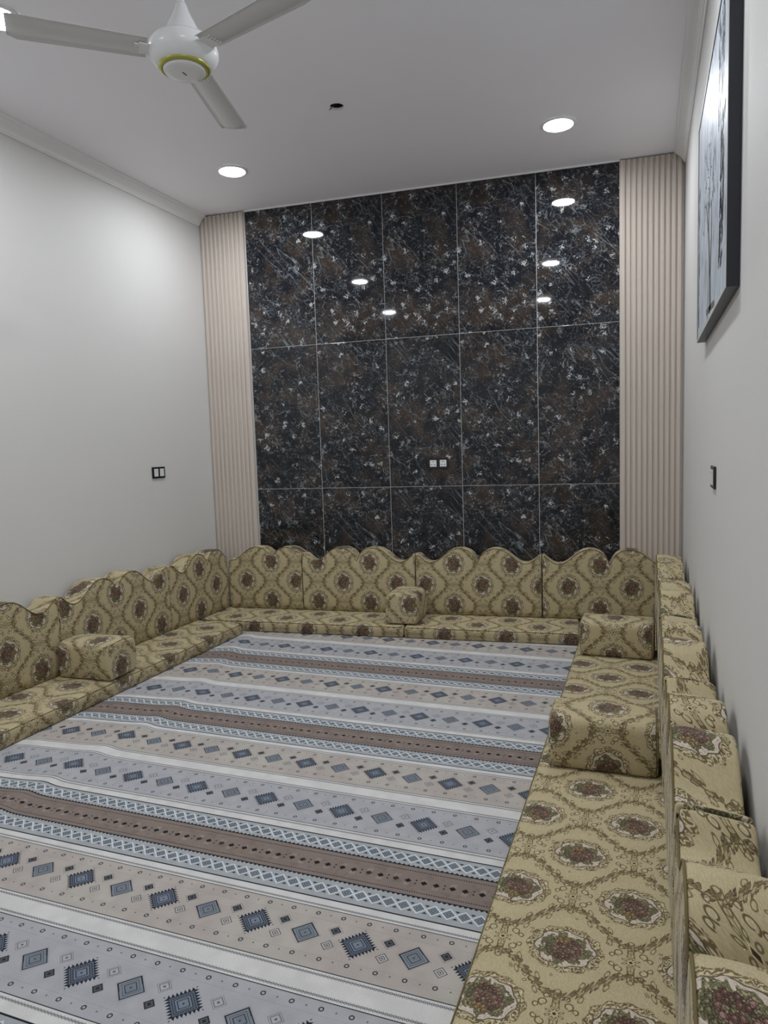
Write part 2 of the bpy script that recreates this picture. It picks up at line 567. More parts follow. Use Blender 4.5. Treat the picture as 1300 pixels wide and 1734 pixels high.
def fabric_pattern():
    Wd, H = 1080, 792
    X = ((np.arange(Wd) + .5) / Wd * FAB_A)[None, :].repeat(H, 0)
    Y = ((np.arange(H) + .5) / H * FAB_B)[:, None].repeat(Wd, 1)
    img = np.zeros((H, Wd, 3), dtype=np.float32)
    img += np.array((178, 167, 134), dtype=np.float32) / 255
    put(img, periodic_noise(H, Wd, 6, 8, 1), (166, 156, 122), .5)
    OL, DK, CR = (92, 84, 54), (66, 56, 42), (205, 196, 170)
    jit = (periodic_noise(H, Wd, 50, 68, 2) - .5)
    jit2 = (periodic_noise(H, Wd, 110, 150, 5) - .5)
    rs = np.random.RandomState(12)
    flowers = []
    for k in range(120):
        a_, r_ = rs.rand() * 2 * PI, math.sqrt(rs.rand()) * .040
        p = (r_ * math.cos(a_), r_ * math.sin(a_) * 1.12)
        if all((p[0] - q[0]) ** 2 + (p[1] - q[1]) ** 2 > .0095 ** 2 for q in flowers):
            flowers.append(p)
    flowers = flowers[:34]
    for cx, cy, fl in ((0, 0, 1), (FAB_A / 2, FAB_B / 2, -1)):
        dx = wrap(X, FAB_A, cx) * fl
        dy = wrap(Y, FAB_B, cy)
        r = np.sqrt((dx / .0665) ** 2 + (dy / .0760) ** 2)
        th = np.arctan2(dy, dx)
        # faint halo
        put(img, aa(r - 1.95, .12), (184, 172, 142), .35)
        # scrolled ring outside the oval
        ring = (r > 1.02) & (r < 1.30 + .05 * np.cos(12 * th))
        put(img, ring.astype(np.float32), (160, 148, 112), .9)
        curl = np.cos(22 * th + 26 * (r - 1.1) + 9 * jit)
        put(img, ring * (curl > .35), (98, 86, 62), .9)
        put(img, ring * (curl < -.65), CR, .8)
        put(img, aa(np.abs(r - (1.27 + .05 * np.cos(12 * th))) - .012, .012), (120, 108, 78), .8)
        lob = 1.0 + .05 * np.cos(8 * th) + .05 * jit
        put(img, aa(r - lob, .01), (196, 184, 172))
        put(img, aa(np.abs(r - lob) - .022, .012), (84, 74, 58))
        put(img, aa(np.abs(r - lob * .9) - .014, .012) * (np.cos(30 * th) > 0), (150, 138, 122), .8)
        # leaves and stems behind the bouquet
        lf = (r < .84 + .10 * np.cos(7 * th + 1) + .3 * jit)
        put(img, lf.astype(np.float32), (96, 96, 66), .9)
        put(img, lf * (np.abs(jit2) < .07), (60, 56, 42), .9)
        put(img, lf * (jit2 > .25), (168, 160, 130), .8)
        for i, (fx, fy) in enumerate(flowers):
            ex, ey = dx - fx, dy - fy * 1.02
            q = np.sqrt(ex ** 2 + ey ** 2)
            t2 = np.arctan2(ey, ex)
            R = .0078 + .0012 * np.cos(5 * t2 + i)
            if fx > .020 and fy < .012:
                col = (152, 128, 84)
            elif fy < -.030:
                col = (98, 104, 72)
            else:
                col = [(106, 78, 70), (118, 90, 82), (90, 66, 58), (146, 122, 110)][i % 4]
            put(img, aa(q - R), (56, 40, 34))
            put(img, aa(q - R + .0014), col)
            put(img, aa(np.abs(q - .0042 - .0006 * np.cos(3 * t2 + 2 * i)) - .0007), (58, 38, 34), .85)
            put(img, aa(np.sqrt((ex + .002) ** 2 + (ey - .002) ** 2) - .0016), (190, 160, 148), .6)
    # ogee vine lattice round each medallion: two wavy stems per column, with leaf pairs
    ph = 2 * PI
    for sg in (1, -1):
        for half in (0, 1):
            sh = FAB_B / 2 * half
            x0 = sg * (FAB_A / 4 + .058 * np.cos(ph * (Y - sh) / FAB_B)) + FAB_A / 2 * half
            slope = sg * .058 * ph / FAB_B * np.sin(ph * (Y - sh) / FAB_B)
            d = wrap(X - x0, FAB_A) / np.sqrt(1 + slope ** 2) + .0040 * jit
            put(img, aa(np.abs(d) - .0018), (92, 80, 54), .85)
            lf = np.cos(ph * Y / FAB_B * 11 + d * 220 + 2 * sg)
            w = .0115 * np.clip(lf, 0, 1) ** .7
            lm = aa(np.abs(d + .002) - w) * (lf > .15)
            put(img, lm, (118, 105, 74), .9)
            put(img, lm * (np.abs(jit2) < .08), (62, 52, 38), .9)
            put(img, aa(np.abs(d - .001) - w * .35) * (lf > .5), (178, 168, 132), .8)
            put(img, aa(np.abs(np.abs(d + .002) - w) - .0009) * (lf > .15), (66, 54, 38), .85)
            # little tendrils
            td = np.abs(np.sqrt((wrap(Y, FAB_B / 6) ** 2) + (np.abs(d) - .017) ** 2) - .0065) - .0011
            put(img, aa(td) * (np.abs(d) < .026), (104, 90, 60), .75)
    # ornaments half way between the medallions
    for cx, cy in ((FAB_A / 2, 0), (0, FAB_B / 2)):
        dx = wrap(X, FAB_A, cx)
        dy = wrap(Y, FAB_B, cy)
        n = np.abs(dx) + np.abs(dy)
        ax, ay = np.abs(dx), np.abs(dy)
        # double bars running left and right
        put(img, aa(np.abs(ay - .008) - .0014) * (ax > .022) * (ax < .075), (98, 86, 58), .9)
        put(img, aa(ay - .0012) * (ax > .012) * (ax < .060), (122, 108, 76), .8)
        # four scrolls
        for (sx, sy, R) in ((.030, .030, .012), (.052, .024, .008), (.018, .046, .008)):
            q = np.sqrt((ax - sx) ** 2 + (ay - sy) ** 2)
            t2 = np.arctan2(ay - sy, ax - sx)
            sp = np.abs(q - R * (.55 + .45 * ((t2 + PI) / (2 * PI)))) - .0016
            put(img, aa(sp), (92, 80, 54), .95)
            put(img, aa(np.abs(q - R * .42) - .0010), CR, .6)
        # petals
        for k in range(8):
            a_ = k * PI / 4 + PI / 8
            px, py = dx * math.cos(a_) + dy * math.sin(a_), -dx * math.sin(a_) + dy * math.cos(a_)
            q = np.sqrt(((px - .017) / .0080) ** 2 + (py / .0036) ** 2)
            put(img, aa(q - 1, .1), (104, 92, 62), .9)
            put(img, aa(q - .5, .1), CR, .75)
        put(img, aa(n - .0085), (206, 196, 164))
        put(img, aa(n - .0060), (72, 52, 40))
    # scattered buds in the plain ground
    for k in range(46):
        bx, by, R = rs.rand() * FAB_A, rs.rand() * FAB_B, .0022 + .003 * rs.rand()
        g0 = math.cos(ph * bx / FAB_A) * math.cos(ph * by / FAB_B)
        if abs(g0) < .30:
            q = np.sqrt(wrap(X, FAB_A, bx) ** 2 + (wrap(Y, FAB_B, by) * (.7 + .6 * rs.rand())) ** 2)
            put(img, aa(np.abs(q - R) - .0012), (108, 94, 64), .85)
            put(img, aa(q - R * .45), CR, .6)
    # chenille weave: short streaks along the cloth
    st = np.random.RandomState(3).rand(H // 3 + 1, Wd // 14 + 1).astype(np.float32).repeat(3, 0).repeat(14, 1)[:H, :Wd]
    st2 = np.random.RandomState(6).rand(H, Wd // 4 + 1).astype(np.float32).repeat(4, 1)[:H, :Wd]
    img *= (0.90 + 0.12 * st + 0.10 * st2)[..., None]
    return to_image('damask_weave', img)


def cloth_material(name, image, rough, bump, gain=(1, 1, 1), sheen=0.0):
    m = mat_base(name, (0.5, 0.5, 0.5), rough, 0.25)
    nt = m.node_tree
    b = nt.nodes['Principled BSDF']
    uv = nt.nodes.new('ShaderNodeUVMap')
    im = nt.nodes.new('ShaderNodeTexImage')
    im.image = image
    im.interpolation = 'Linear'
    nt.links.new(uv.outputs[0], im.inputs['Vector'])
    mu = nt.nodes.new('ShaderNodeVectorMath')
    mu.operation = 'MULTIPLY'
    mu.inputs[1].default_value = gain
    nt.links.new(im.outputs['Color'], mu.inputs[0])
    nt.links.new(mu.outputs[0], b.inputs['Base Color'])
    bp = nt.nodes.new('ShaderNodeBump')
    bp.inputs['Strength'].default_value = bump
    bp.inputs['Distance'].default_value = 0.0015
    bw = nt.nodes.new('ShaderNodeRGBToBW')
    nt.links.new(im.outputs['Color'], bw.inputs[0])
    nt.links.new(bw.outputs[0], bp.inputs['Height'])
    nt.links.new(bp.outputs['Normal'], b.inputs['Normal'])
    if sheen:
        b.inputs['Sheen Weight'].default_value = sheen
        b.inputs['Sheen Roughness'].default_value = 0.4
    return m


M_FABRIC = cloth_material('damask_fabric', fabric_pattern(), 0.75, 0.5, (1.04, 1.02, 1.0), 0.1)
M_CARPET = cloth_material('printed_carpet', carpet_pattern(), 0.9, 0.25, (0.93, 0.93, 0.93))
M_PIPING = mat_base('piping_cord', s2l((116, 104, 70)), 0.8, 0.2)

# ------------------------------------------------------------------ room shell
T = 0.12


def shell(name, lo, hi, m, mx=None):
    bm = bmesh.new()
    add_box(bm, lo, hi, mx=mx)
    return link(name, bm, m, kind='structure')


shell('floor', (XL - T, YF - T, -0.13), (XR + T, 0.75, -0.012), M_FLOOR)
shell('wall_left', (XL - T, YF - T, -0.012), (XL, 0.2, ZC + 0.1), M_WALL)
shell('wall_right', (XR, YF - T, -0.012), (XR + T, 0.6, ZC + 0.1), M_WALL)
shell('wall_front', (XL, YF - T, -0.012), (XR, YF, ZC + 0.1), M_WALL)

bm = bmesh.new()
s0, s1 = XL / BD.x - 0.10, XR / BD.x + 0.10
add_box(bm, (s0, 0.012, -0.012), (s1, 0.13, ZC + 0.1))
wb = link('wall_back', bm, M_WALL, kind='structure')
wb.rotation_euler.z = BROT

# ceiling with the open round hole of a missing lamp
HOLE = (1.452, -1.31, 0.043)
bm = bmesh.new()
hx, hy, hr = HOLE
q = 0.2
nseg = 32
inner = [bm.verts.new((hx + hr * math.cos(2 * PI * i / nseg), hy + hr * math.sin(2 * PI * i / nseg), ZC)) for i in range(nseg)]
inner_t = [bm.verts.new((v.co.x, v.co.y, ZC + 0.014)) for v in inner]
outer = []
for i in range(nseg):
    a = 2 * PI * i / nseg
    k = q / max(abs(math.cos(a)), abs(math.sin(a)))
    outer.append(bm.verts.new((hx + k * math.cos(a), hy + k * math.sin(a), ZC)))
for i in range(nseg):
    j = (i + 1) % nseg
    bm.faces.new((inner[i], inner[j], outer[j], outer[i]))
    bm.faces.new((inner[i], inner_t[i], inner_t[j], inner[j]))
X0, X1, Y0, Y1 = XL - T, XR + T, YF - T, 0.75
for (a, b_, c, d) in ((X0, X1, Y0, hy - q), (X0, X1, hy + q, Y1), (X0, hx - q, hy - q, hy + q), (hx + q, X1, hy - q, hy + q)):
    bm.faces.new([bm.verts.new(p) for p in ((a, c, ZC), (a, d, ZC), (b_, d, ZC), (b_, c, ZC))])
bmesh.ops.recalc_face_normals(bm, faces=bm.faces)
ce = link('ceiling', bm, M_CEIL, kind='structure')
bm = bmesh.new()
add_box(bm, (X0, Y0, ZC + 0.10), (X1, Y1, ZC + 0.2))
link('slab', bm, M_CEIL, ce)

jb = thing('ceiling_opening', 'round dark open hole with loose wires in the ceiling, between fan and marble wall', 'ceiling hole', (hx, hy, ZC))
bm = bmesh.new()
add_lathe(bm, [(hr + .001, .0145), (hr + .001, .055), (hr * .6, .058), (0, .058)], 32)
link('cavity', bm, M_DARK, jb, True)
for k, (a, b_, c) in enumerate((((-.036, -.01, .03), (0, .008, .006), (.03, -.005, .035)), ((-.02, .02, .04), (-.028, .0, -.002), (-.052, .006, -.006)),
                                ((.0, -.03, .035), (.012, -.006, .008), (.022, .025, .036)))):
    bm = bmesh.new()
    pts = []
    for i in range(9):
        t = i / 8
        pts.append(tuple((1 - t) ** 2 * Vector(a) + 2 * t * (1 - t) * Vector(b_) + t * t * Vector(c)))
    add_tube(bm, pts, 0.0022, 6)
    link('wire', bm, M_WIRE, jb, True)

# ------------------------------------------------------------------ marble tiles on the back wall
Z_J = [0.0, 1.1, 2.3, ZC - 0.004]
G = 0.0035


def tile_mesh(name, w, z0, z1, uo, vo, flip=False):
    bm = bmesh.new()
    h = z1 - z0
    add_box(bm, (G / 2, 0, 0), (w - G / 2, 0.010, h), bevel=0.0008)
    uvl = bm.loops.layers.uv.new('uv')
    for f in bm.faces:
        for l in f.loops:
            x, z = l.vert.co.x, l.vert.co.z
            if flip:
                x, z = w - x, h - z
            l[uvl].uv = (x + uo, z + vo)
    me = bpy.data.meshes.new(name)
    bm.to_mesh(me)
    bm.free()
    me.materials.append(M_MARBLE)
    return me


variants = {}
LAY = {0: ('a', 'b', 'b', 'b', 'c'), 1: ('d', 'e', 'f', 'e', 'g'), 2: ('c', 'a', 'f', 'a', 'b')}
OFFS = {'a': (3.1, 7.7, False), 'b': (11.3, 2.1, False), 'c': (5.9, 14.2, True), 'd': (17.7, 9.4, False), 'e': (21.1, 4.6, False),
        'f': (8.2, 19.5, True), 'g': (26.4, 12.3, False)}
for row in range(3):            # 0 = top
    z1 = Z_J[3 - row] - (G / 2)
    z0 = Z_J[2 - row] + (G / 2)
    for c in range(5):
        key = (row, LAY[row][c])
        if key not in variants:
            o_ = OFFS[key[1]]
            variants[key] = tile_mesh('tile', 0.6, z0, z1, o_[0], o_[1], o_[2])
        t = bpy.data.objects.new('tile', variants[key])
        C.objects.link(t)
        t.parent = wb
        t.location = (c * 0.6, 0, z0)
bm = bmesh.new()
add_box(bm, (-0.03, 0.0018, 0), (3.03, 0.0118, ZC))
link('grout', bm, M_GROUT, wb)
bm = bmesh.new()
add_box(bm, (0.0, -0.006, ZC - 0.011), (3.0, 0.003, ZC + 0.001), bevel=0.001)
tr = link('trim_3', bm, M_CAULK, kind='structure')
tr.rotation_euler.z = BROT


# ------------------------------------------------------------------ fluted panels
def slat_mesh(w, h, depth=0.013):
    bm = bmesh.new()
    prof = [(0, 0), (0.0035, -depth * .75), (0.008, -depth), (w - 0.008, -depth), (w - 0.0035, -depth * .75), (w, 0)]
    a = [bm.verts.new((x, y, 0)) for x, y in prof]
    b = [bm.verts.new((x, y, h)) for x, y in prof]
    n = len(prof)
    for i in range(n):
        j = (i + 1) % n
        bm.faces.new((a[i], a[j], b[j], b[i]))
    bm.faces.new(a[::-1])
    bm.faces.new(b)
    bmesh.ops.recalc_face_normals(bm, faces=bm.faces)
    me = bpy.data.meshes.new('slat')
    bm.to_mesh(me)
    bm.free()
    me.materials.append(M_SLAT)
    return me


SL_H = ZC - 0.012
me_slat = slat_mesh(0.0295, SL_H)
me_flat = slat_mesh(0.042, SL_H, 0.016)


def fluted(s_start, n, flat_first, label):
    t = thing('fluted_panel', label, 'wall panel', wall_pt(s_start, 0, 0.0), (0, 0, BROT), 'fluted panels flanking the marble wall')
    pitch = 0.0405 if not flat_first else 0.0385
    tot = 0.042 + n * pitch + 0.006
    bm = bmesh.new()
    add_box(bm, (0, -0.008, 0.001), (tot, -0.0005, SL_H))
    link('backing', bm, M_SLAT, t)
    x = 0.0
    if flat_first:
        o = bpy.data.objects.new('edge_strip', me_flat)
        C.objects.link(o)
        o.parent = t
        o.location = (0, -0.008, 0.001)
        x = 0.042
    for k in range(n):
        o = bpy.data.objects.new('slat', me_slat)
        C.objects.link(o)
        o.parent = t
        o.location = (x + 0.0075, -0.008, 0.001)
        x += pitch
    if not flat_first:
        o = bpy.data.objects.new('edge_strip', me_flat)
        C.objects.link(o)
        o.parent = t
        o.location = (x + 0.005, -0.008, 0.001)
    return t


fluted(-0.419, 9, False, 'beige vertically fluted wall panel left of the dark marble tiles')
fluted(2.996, 10, True, 'beige vertically fluted wall panel right of the dark marble tiles')


# ------------------------------------------------------------------ cornices
def cornice(name, x, sgn, y1):
    prof = [(0, 0.085), (0.008, 0.085), (0.012, 0.078), (0.018, 0.074), (0.022, 0.060), (0.034, 0.044), (0.050, 0.030), (0.060, 0.024),
            (0.064, 0.016), (0.074, 0.013), (0.078, 0.006), (0.080, 0.0), (0, 0)]
    bm = bmesh.new()
    ra = [bm.verts.new((x + sgn * (p + 0.0005), YF + 0.001, ZC - 0.0005 - d)) for p, d in prof]
    rb = [bm.verts.new((x + sgn * (p + 0.0005), y1 + (x + sgn * p) * 0.088, ZC - 0.0005 - d)) for p, d in prof]
    n = len(prof)
    for i in range(n):
        j = (i + 1) % n
        bm.faces.new((ra[i], ra[j], rb[j], rb[i]))
    bm.faces.new(ra)
    bm.faces.new(rb[::-1])
    bmesh.ops.recalc_face_normals(bm, faces=bm.faces)
    link(name, bm, M_CORNICE, kind='structure')


cornice('trim_1', XL, 1, -0.026)
cornice('trim_2', XR, -1, -0.026)

# ------------------------------------------------------------------ carpet
bm = bmesh.new()
uvl = bm.loops.layers.uv.new('uv')
xs = np.concatenate([np.arange(-0.36, 1.0, 0.02), np.arange(1.0, 3.36, 0.08), [3.36]])
ys = np.concatenate([np.arange(-5.7, -0.2, 0.06), [-0.2]])


def ridge_x(y):
    return 0.70 if y < -2.15 else 0.70 - (y + 2.15) * 0.30


def carpet_z(x, y):
    d = x - ridge_x(y)
    z = 0.012 * math.exp(-(d / 0.05) ** 2) if d > 0 else 0.006 + 0.006 * math.exp(-(d / 0.09) ** 2)
    if x < 0.30:
        z *= max(0.0, (x - 0.20) / 0.10)
    z += 0.0016 * (noise.noise(Vector((x * 1.4, y * 3.1, 0.3))) + 0.4)
    return max(0.0005, z) if (0.22 < x < 2.74 and y < -0.62) else 0.0005


grid = [[bm.verts.new((x, y, carpet_z(x, y))) for x in xs] for y in ys]


def carpet_uv(x, y):
    yy = y + 0.075 * max(0.0, ridge_x(y) - 0.02 - x)
    return ((x - 2.401) / CAR_U, (-yy - 2.447) / CAR_V)


for j in range(len(ys) - 1):
    for i in range(len(xs) - 1):
        f = bm.faces.new((grid[j][i], grid[j][i + 1], grid[j + 1][i + 1], grid[j + 1][i]))
        f.smooth = True
        for l in f.loops:
            l[uvl].uv = carpet_uv(l.vert.co.x, l.vert.co.y)
# edge skirt down to the floor
for a, b in [((j, 0), (j + 1, 0)) for j in range(len(ys) - 1)] + [((j, len(xs) - 1), (j + 1, len(xs) - 1)) for j in range(len(ys) - 1)] + \
            [((0, i), (0, i + 1)) for i in range(len(xs) - 1)] + [((len(ys) - 1, i), (len(ys) - 1, i + 1)) for i in range(len(xs) - 1)]:
    va, vb = grid[a[0]][a[1]], grid[b[0]][b[1]]
    f = bm.faces.new((va, vb, bm.verts.new((vb.co.x, vb.co.y, -0.0115)), bm.verts.new((va.co.x, va.co.y, -0.0115))))
    for l in f.loops:
        l[uvl].uv = carpet_uv(l.vert.co.x, l.vert.co.y)
bmesh.ops.remove_doubles(bm, verts=bm.verts, dist=1e-5)
cp = link('carpet', bm, M_CARPET)
tag(cp, 'grey and beige striped carpet with rows of navy diamonds covering the floor', 'carpet')

# ------------------------------------------------------------------ soft shapes
SEED = [0]


def loft(name, L, section, end_r, upos, vpos, nseg, parent, ncap=5, wob=0.003, cen=None, clip=None, puff=0.0):
    """long soft body along +x: section(u) -> list of (y, z); rounded ends; UV = cloth metres.
    upos, vpos: pattern coordinates at x=0 and at the start of the section."""
    SEED[0] += 1
    sd = SEED[0] * 7.31
    bm = bmesh.new()
    uvl = bm.loops.layers.uv.new('uv')
    xs_, ins = [], []
    for k in range(ncap):
        a = (PI / 2) * k / ncap
        xs_.append(end_r * (1 - math.sin(a)) if False else end_r * (1 - math.cos(PI / 2 * (1 - k / ncap) - 0)) * 0 + end_r * (1 - math.cos(a)))
        ins.append(end_r * (1 - math.sin(a)))
    mid = list(np.linspace(end_r, L - end_r, nseg + 1))
    xs_all = xs_ + mid + [L - v for v in xs_[::-1]]
    in_all = ins + [0.0] * len(mid) + ins[::-1]
    rings, vv = [], None
    for x, e in zip(xs_all, in_all):
        sec = section(min(max(x, 0.0), L))
        cy = sum(p[0] for p in sec) / len(sec)
        cz = sum(p[1] for p in sec) / len(sec)
        ymin, ymax = min(p[0] for p in sec), max(p[0] for p in sec)
        zmin, zmax = min(p[1] for p in sec), max(p[1] for p in sec)
        ky = max(0.05, 1 - 2 * e / (ymax - ymin))
        kz = max(0.05, 1 - 2 * e / (zmax - zmin))
        my, mz = (ymin + ymax) / 2, (zmin + zmax) / 2
        ring = []
        arc = 0.0
        prev = None
        arcs = []
        for (y, z) in sec:
            if prev is not None:
                arc += math.hypot(y - prev[0], z - prev[1])
            prev = (y, z)
            arcs.append(arc)
            py, pz = my + (y - my) * ky, mz + (z - mz) * kz
            n = noise.noise(Vector((x * 3.5 + sd, py * 6, pz * 6))) * wob
            n2 = noise.noise(Vector((x * 9 + sd, py * 15, pz * 15 + 3))) * wob * 0.35
            dy, dz = (py - my), (pz - mz)
            ln = math.hypot(dy, dz) or 1
            if pz > zmin + 0.006:
                py += dy / ln * (n + n2)
                pz += dz / ln * (n + n2)
            ring.append(bm.verts.new((x, py, pz)))
        rings.append((ring, arcs, x))
    for (ra, aa_, xa), (rb, ab_, xb) in zip(rings, rings[1:]):
        n = len(ra)
        for k in range(n):
            j = (k + 1) % n
            f = bm.faces.new((ra[k], rb[k], rb[j], ra[j]))
            f.smooth = True
            va = aa_[k] if True else 0
            vj_a = aa_[j] if j else aa_[-1] + 0.1
            vj_b = ab_[j] if j else ab_[-1] + 0.1
            uvs = ((xa, aa_[k]), (xb, ab_[k]), (xb, vj_b), (xa, vj_a))
            for l, (u, v) in zip(f.loops, uvs):
                l[uvl].uv = ((u + upos) / FAB_A, (v + vpos) / FAB_B)
    for ring, rev in ((rings[0][0], False), (rings[-1][0], True)):
        f = bm.faces.new(ring if not rev else ring[::-1])
        for l in f.loops:
            l[uvl].uv = ((l.vert.co.y + 0.125) / FAB_A + (0.5 if rev else 0.1), (l.vert.co.z + vpos + .06) / FAB_B)
    # UVs on the rounded ends follow the end face so that no streaks appear
    zmn = min(v.co.z for v in bm.verts)
    for f in bm.faces:
        c = f.calc_center_median()
        if (c.x < end_r * 0.55 or c.x > L - end_r * 0.55) and len(f.verts) == 4:
            left = c.x < L / 2
            nrm = f.normal
            for l in f.loops:
                l[uvl].uv = ((l.vert.co.y + 0.125) / FAB_A + (0.1 if left else 0.5), (l.vert.co.z + vpos + .06) / FAB_B)
    bmesh.ops.recalc_face_normals(bm, faces=bm.faces)
    o = link(name, bm, M_FABRIC, parent, smooth=True)
    return o


HUMP = [(0, .418), (.006, .425), (.018, .458), (.04, .492), (.07, .515), (.11, .530), (.15, .533), (.19, .524), (.23, .502), (.27, .468), (.31, .436), (.345, .420),
        (.38, .418), (.41, .428), (.44, .450), (.47, .478), (.50, .492)]


def hump(u):
    a = abs(u)
    for (x0, z0), (x1, z1) in zip(HUMP, HUMP[1:]):
        if a <= x1:
            t = (a - x0) / (x1 - x0)
            return z0 + (z1 - z0) * t
    return HUMP[-1][1]


def backrest(loc, rotz, a, b, scale, upos, label, group, thick=0.178):
    """scalloped cushion; runs from a to b along its own axis (0 = the notch between the two humps);
    +x of the thing runs along the wall, its front looks to -y"""
    L = (b - a)
    t = thing('backrest_cushion', label, 'cushion', loc, (0, 0, rotz), group)
    r = 0.014

    def sec(x):
        u = (a + x) / scale
        h = hump(u)
        pts = [(0.004, 0.0)]
        for k in range(1, 9):
            z = (h - r) * k / 9
            pts.append((-0.006 * math.sin(PI * k / 9), z))
        for k in range(5):
            an = PI / 2 * k / 4
            pts.append((r - r * math.cos(an), h - r + r * math.sin(an)))
        # soft top
        for k in (1, 2, 3):
            pts.append((r + (thick - 2 * r - .01) * k / 4, h + 0.004 * math.sin(PI * k / 4) - 0.003 * k))
        for k in range(4):
            an = PI / 2 * (1 - k / 3)
            pts.append((thick - r + (r * math.cos(an)), h - .012 - r + r * math.sin(an)))
        for k in (2, 1):
            pts.append((thick, (h - r) * k / 3))
        pts.append((thick - 0.004, 0.0))
        return pts

    body = loft('cushion_body', L, sec, 0.009, upos, -0.243, 96, t)
    # welt along the front edge and down both front corners
    bm = bmesh.new()
    pts = [(0.010, 0.004, 0.03), (0.007, 0.001, 0.15), (0.008, 0.001, sec(0)[8][1])]
    for x in np.linspace(0.014, L - 0.014, 90):
        u = (a + x) / scale
        pts.append((x, 0.0015, hump(u) - 0.004))
    pts += [(L - 0.008, 0.001, sec(L)[8][1]), (L - 0.007, 0.001, 0.15), (L - 0.010, 0.004, 0.03)]
    add_tube(bm, pts, 0.0032, 5)
    link('piping', bm, M_PIPING, t, True)
    t['run'] = 0
    del t['run']
    return t


SEAT = 0.0935
GB = 'scalloped damask backrest cushions round the room'
# far run: fronts 20.5 cm in front of the marble, left to right
FO = -0.205
for (a, b, c, up, lab) in (
        (-0.404, 0.268, 0.195, -(-0.037 - 0.195), 'narrow scalloped backrest cushion in the far left corner before the marble wall'),
        (-0.478, 0.486, 0.945, -(0.829 - 0.945), 'scalloped backrest cushion under the second tile column, left of the upright bolster'),
        (-0.490, 0.488, 1.925, -(1.965 - 1.925), 'scalloped backrest cushion before the marble wall, right of the upright bolster'),
        (-0.488, 0.462, 2.905, -(2.608 - 2.905), 'scalloped backrest cushion below the right fluted panel, rightmost of the far run')):
    s = c / BD.x
    backrest(wall_pt(s + a, FO, SEAT), BROT, a, b, 1.0, a + up, lab, GB)
# left run: fronts look to +x; axis runs from near to far
for (y0, y1, yc, med, lab) in (
        (-1.014, -0.2285, -0.515, -0.407, 'scalloped backrest cushion on the left wall, nearest the far corner'),
        (-2.070, -1.018, -1.560, -1.355, 'scalloped backrest cushion on the left wall, behind the left bolster, middle of its run'),
        (-3.090, -2.074, -2.580, -2.457, 'scalloped backrest cushion on the left wall, nearest the camera, cut by the frame')):
    # local x = +y world needs rotz = 90 deg, front (-y local) -> +x world
    a, b = y0 - yc, y1 - yc
    backrest(Vector((-0.200, y0, SEAT)), PI / 2, a, b, 0.90 if yc > -1 else 1.02, a - (med - yc), lab, GB)
# right run: fronts look to -x; local x = -y world
labs = ('scalloped backrest cushion on the right wall, farthest, touching the far run',
        'scalloped backrest cushion on the right wall, second from the far corner, behind the farther bolster',
        'scalloped backrest cushion on the right wall, middle of its run, behind the nearer bolster',
        'scalloped backrest cushion on the right wall, second nearest the camera',
        'scalloped backrest cushion on the right wall, nearest the camera, at the lower right edge')
yc0 = [-0.300, -1.235, -2.195, -3.135, -4.085]
for k, yc in enumerate(yc0):
    a = -0.465 if k else -0.345
    b = 0.470
    x_off = (0.0, 0.004, -0.002, 0.003, 0.006)[k]
    backrest(Vector((3.238 + x_off, yc - a, SEAT)), -PI / 2, a, b, 0.96, a - 0.05 * k, labs[k], GB, thick=0.165)


# ------------------------------------------------------------------ seat mattresses
def mattress(loc, rotz, L, Wd, upos, vpos, label, nseg):
    t = thing('seat_mattress', label, 'mattress', loc, (0, 0, rotz), 'floor mattresses along three walls')
    H = 0.0855
    r = 0.026

    def sec(x):
        pts = [(0.012, 0.0)]
        for k in range(3):
            an = PI / 2 * k / 3
            pts.append((0.012 * (1 - math.sin(an)), 0.012 * (1 - math.cos(an))))
        for k in range(5):
            an = PI / 2 * k / 4
            pts.append((r - r * math.cos(an) , H - r + r * math.sin(an)))
        for k in range(1, 14):
            f = k / 14
            pts.append((r + (Wd - 2 * r) * f, H + 0.002 * math.sin(PI * f)))
        for k in range(5):
            an = PI / 2 * (1 - k / 4)
            pts.append((Wd - r + r * math.cos(an), H - r + r * math.sin(an)))
        pts.append((Wd - 0.003, 0.008))
        pts.append((Wd - 0.012, 0.0))
        return pts

    loft('mattress_body', L, sec, 0.022, upos, vpos, nseg, t, wob=0.0014)
    bm = bmesh.new()
    pts = [(x, 0.004, H - 0.008) for x in np.linspace(0.02, L - 0.02, 40)]
    pts = [(p[0], 0.0052 + 0.0008 * math.sin(p[0] * 9), p[2]) for p in pts]
    add_tube(bm, pts, 0.0022, 5)
    link('seam', bm, M_PIPING, t, True)
    return t


MZ = 0.003
# far run, front face 60.5 cm before the marble
mattress(wall_pt(-0.375, -0.605, MZ), BROT, 1.80, 0.578, -0.375 - 0.658, 0.045 - 0.085, 'floor mattress before the marble wall, left half of the far run', 70)
mattress(wall_pt(1.432, -0.605, MZ), BROT, 1.262, 0.578, 1.432 - 1.740, -0.040, 'floor mattress before the marble wall, right half of the far run, under the upright bolster', 60)
# left run
mattress(Vector((0.205, -4.15, MZ)), PI / 2, 3.497, 0.615, -4.15 + 2.45, -0.100, 'long floor mattress along the left wall under a single bolster', 120)
# right run
mattress(Vector((2.748, 0.10, MZ)), -PI / 2, 5.35, 0.665, -(3.296 + 0.10), -0.145, 'long floor mattress along the right wall under two bolsters', 170)


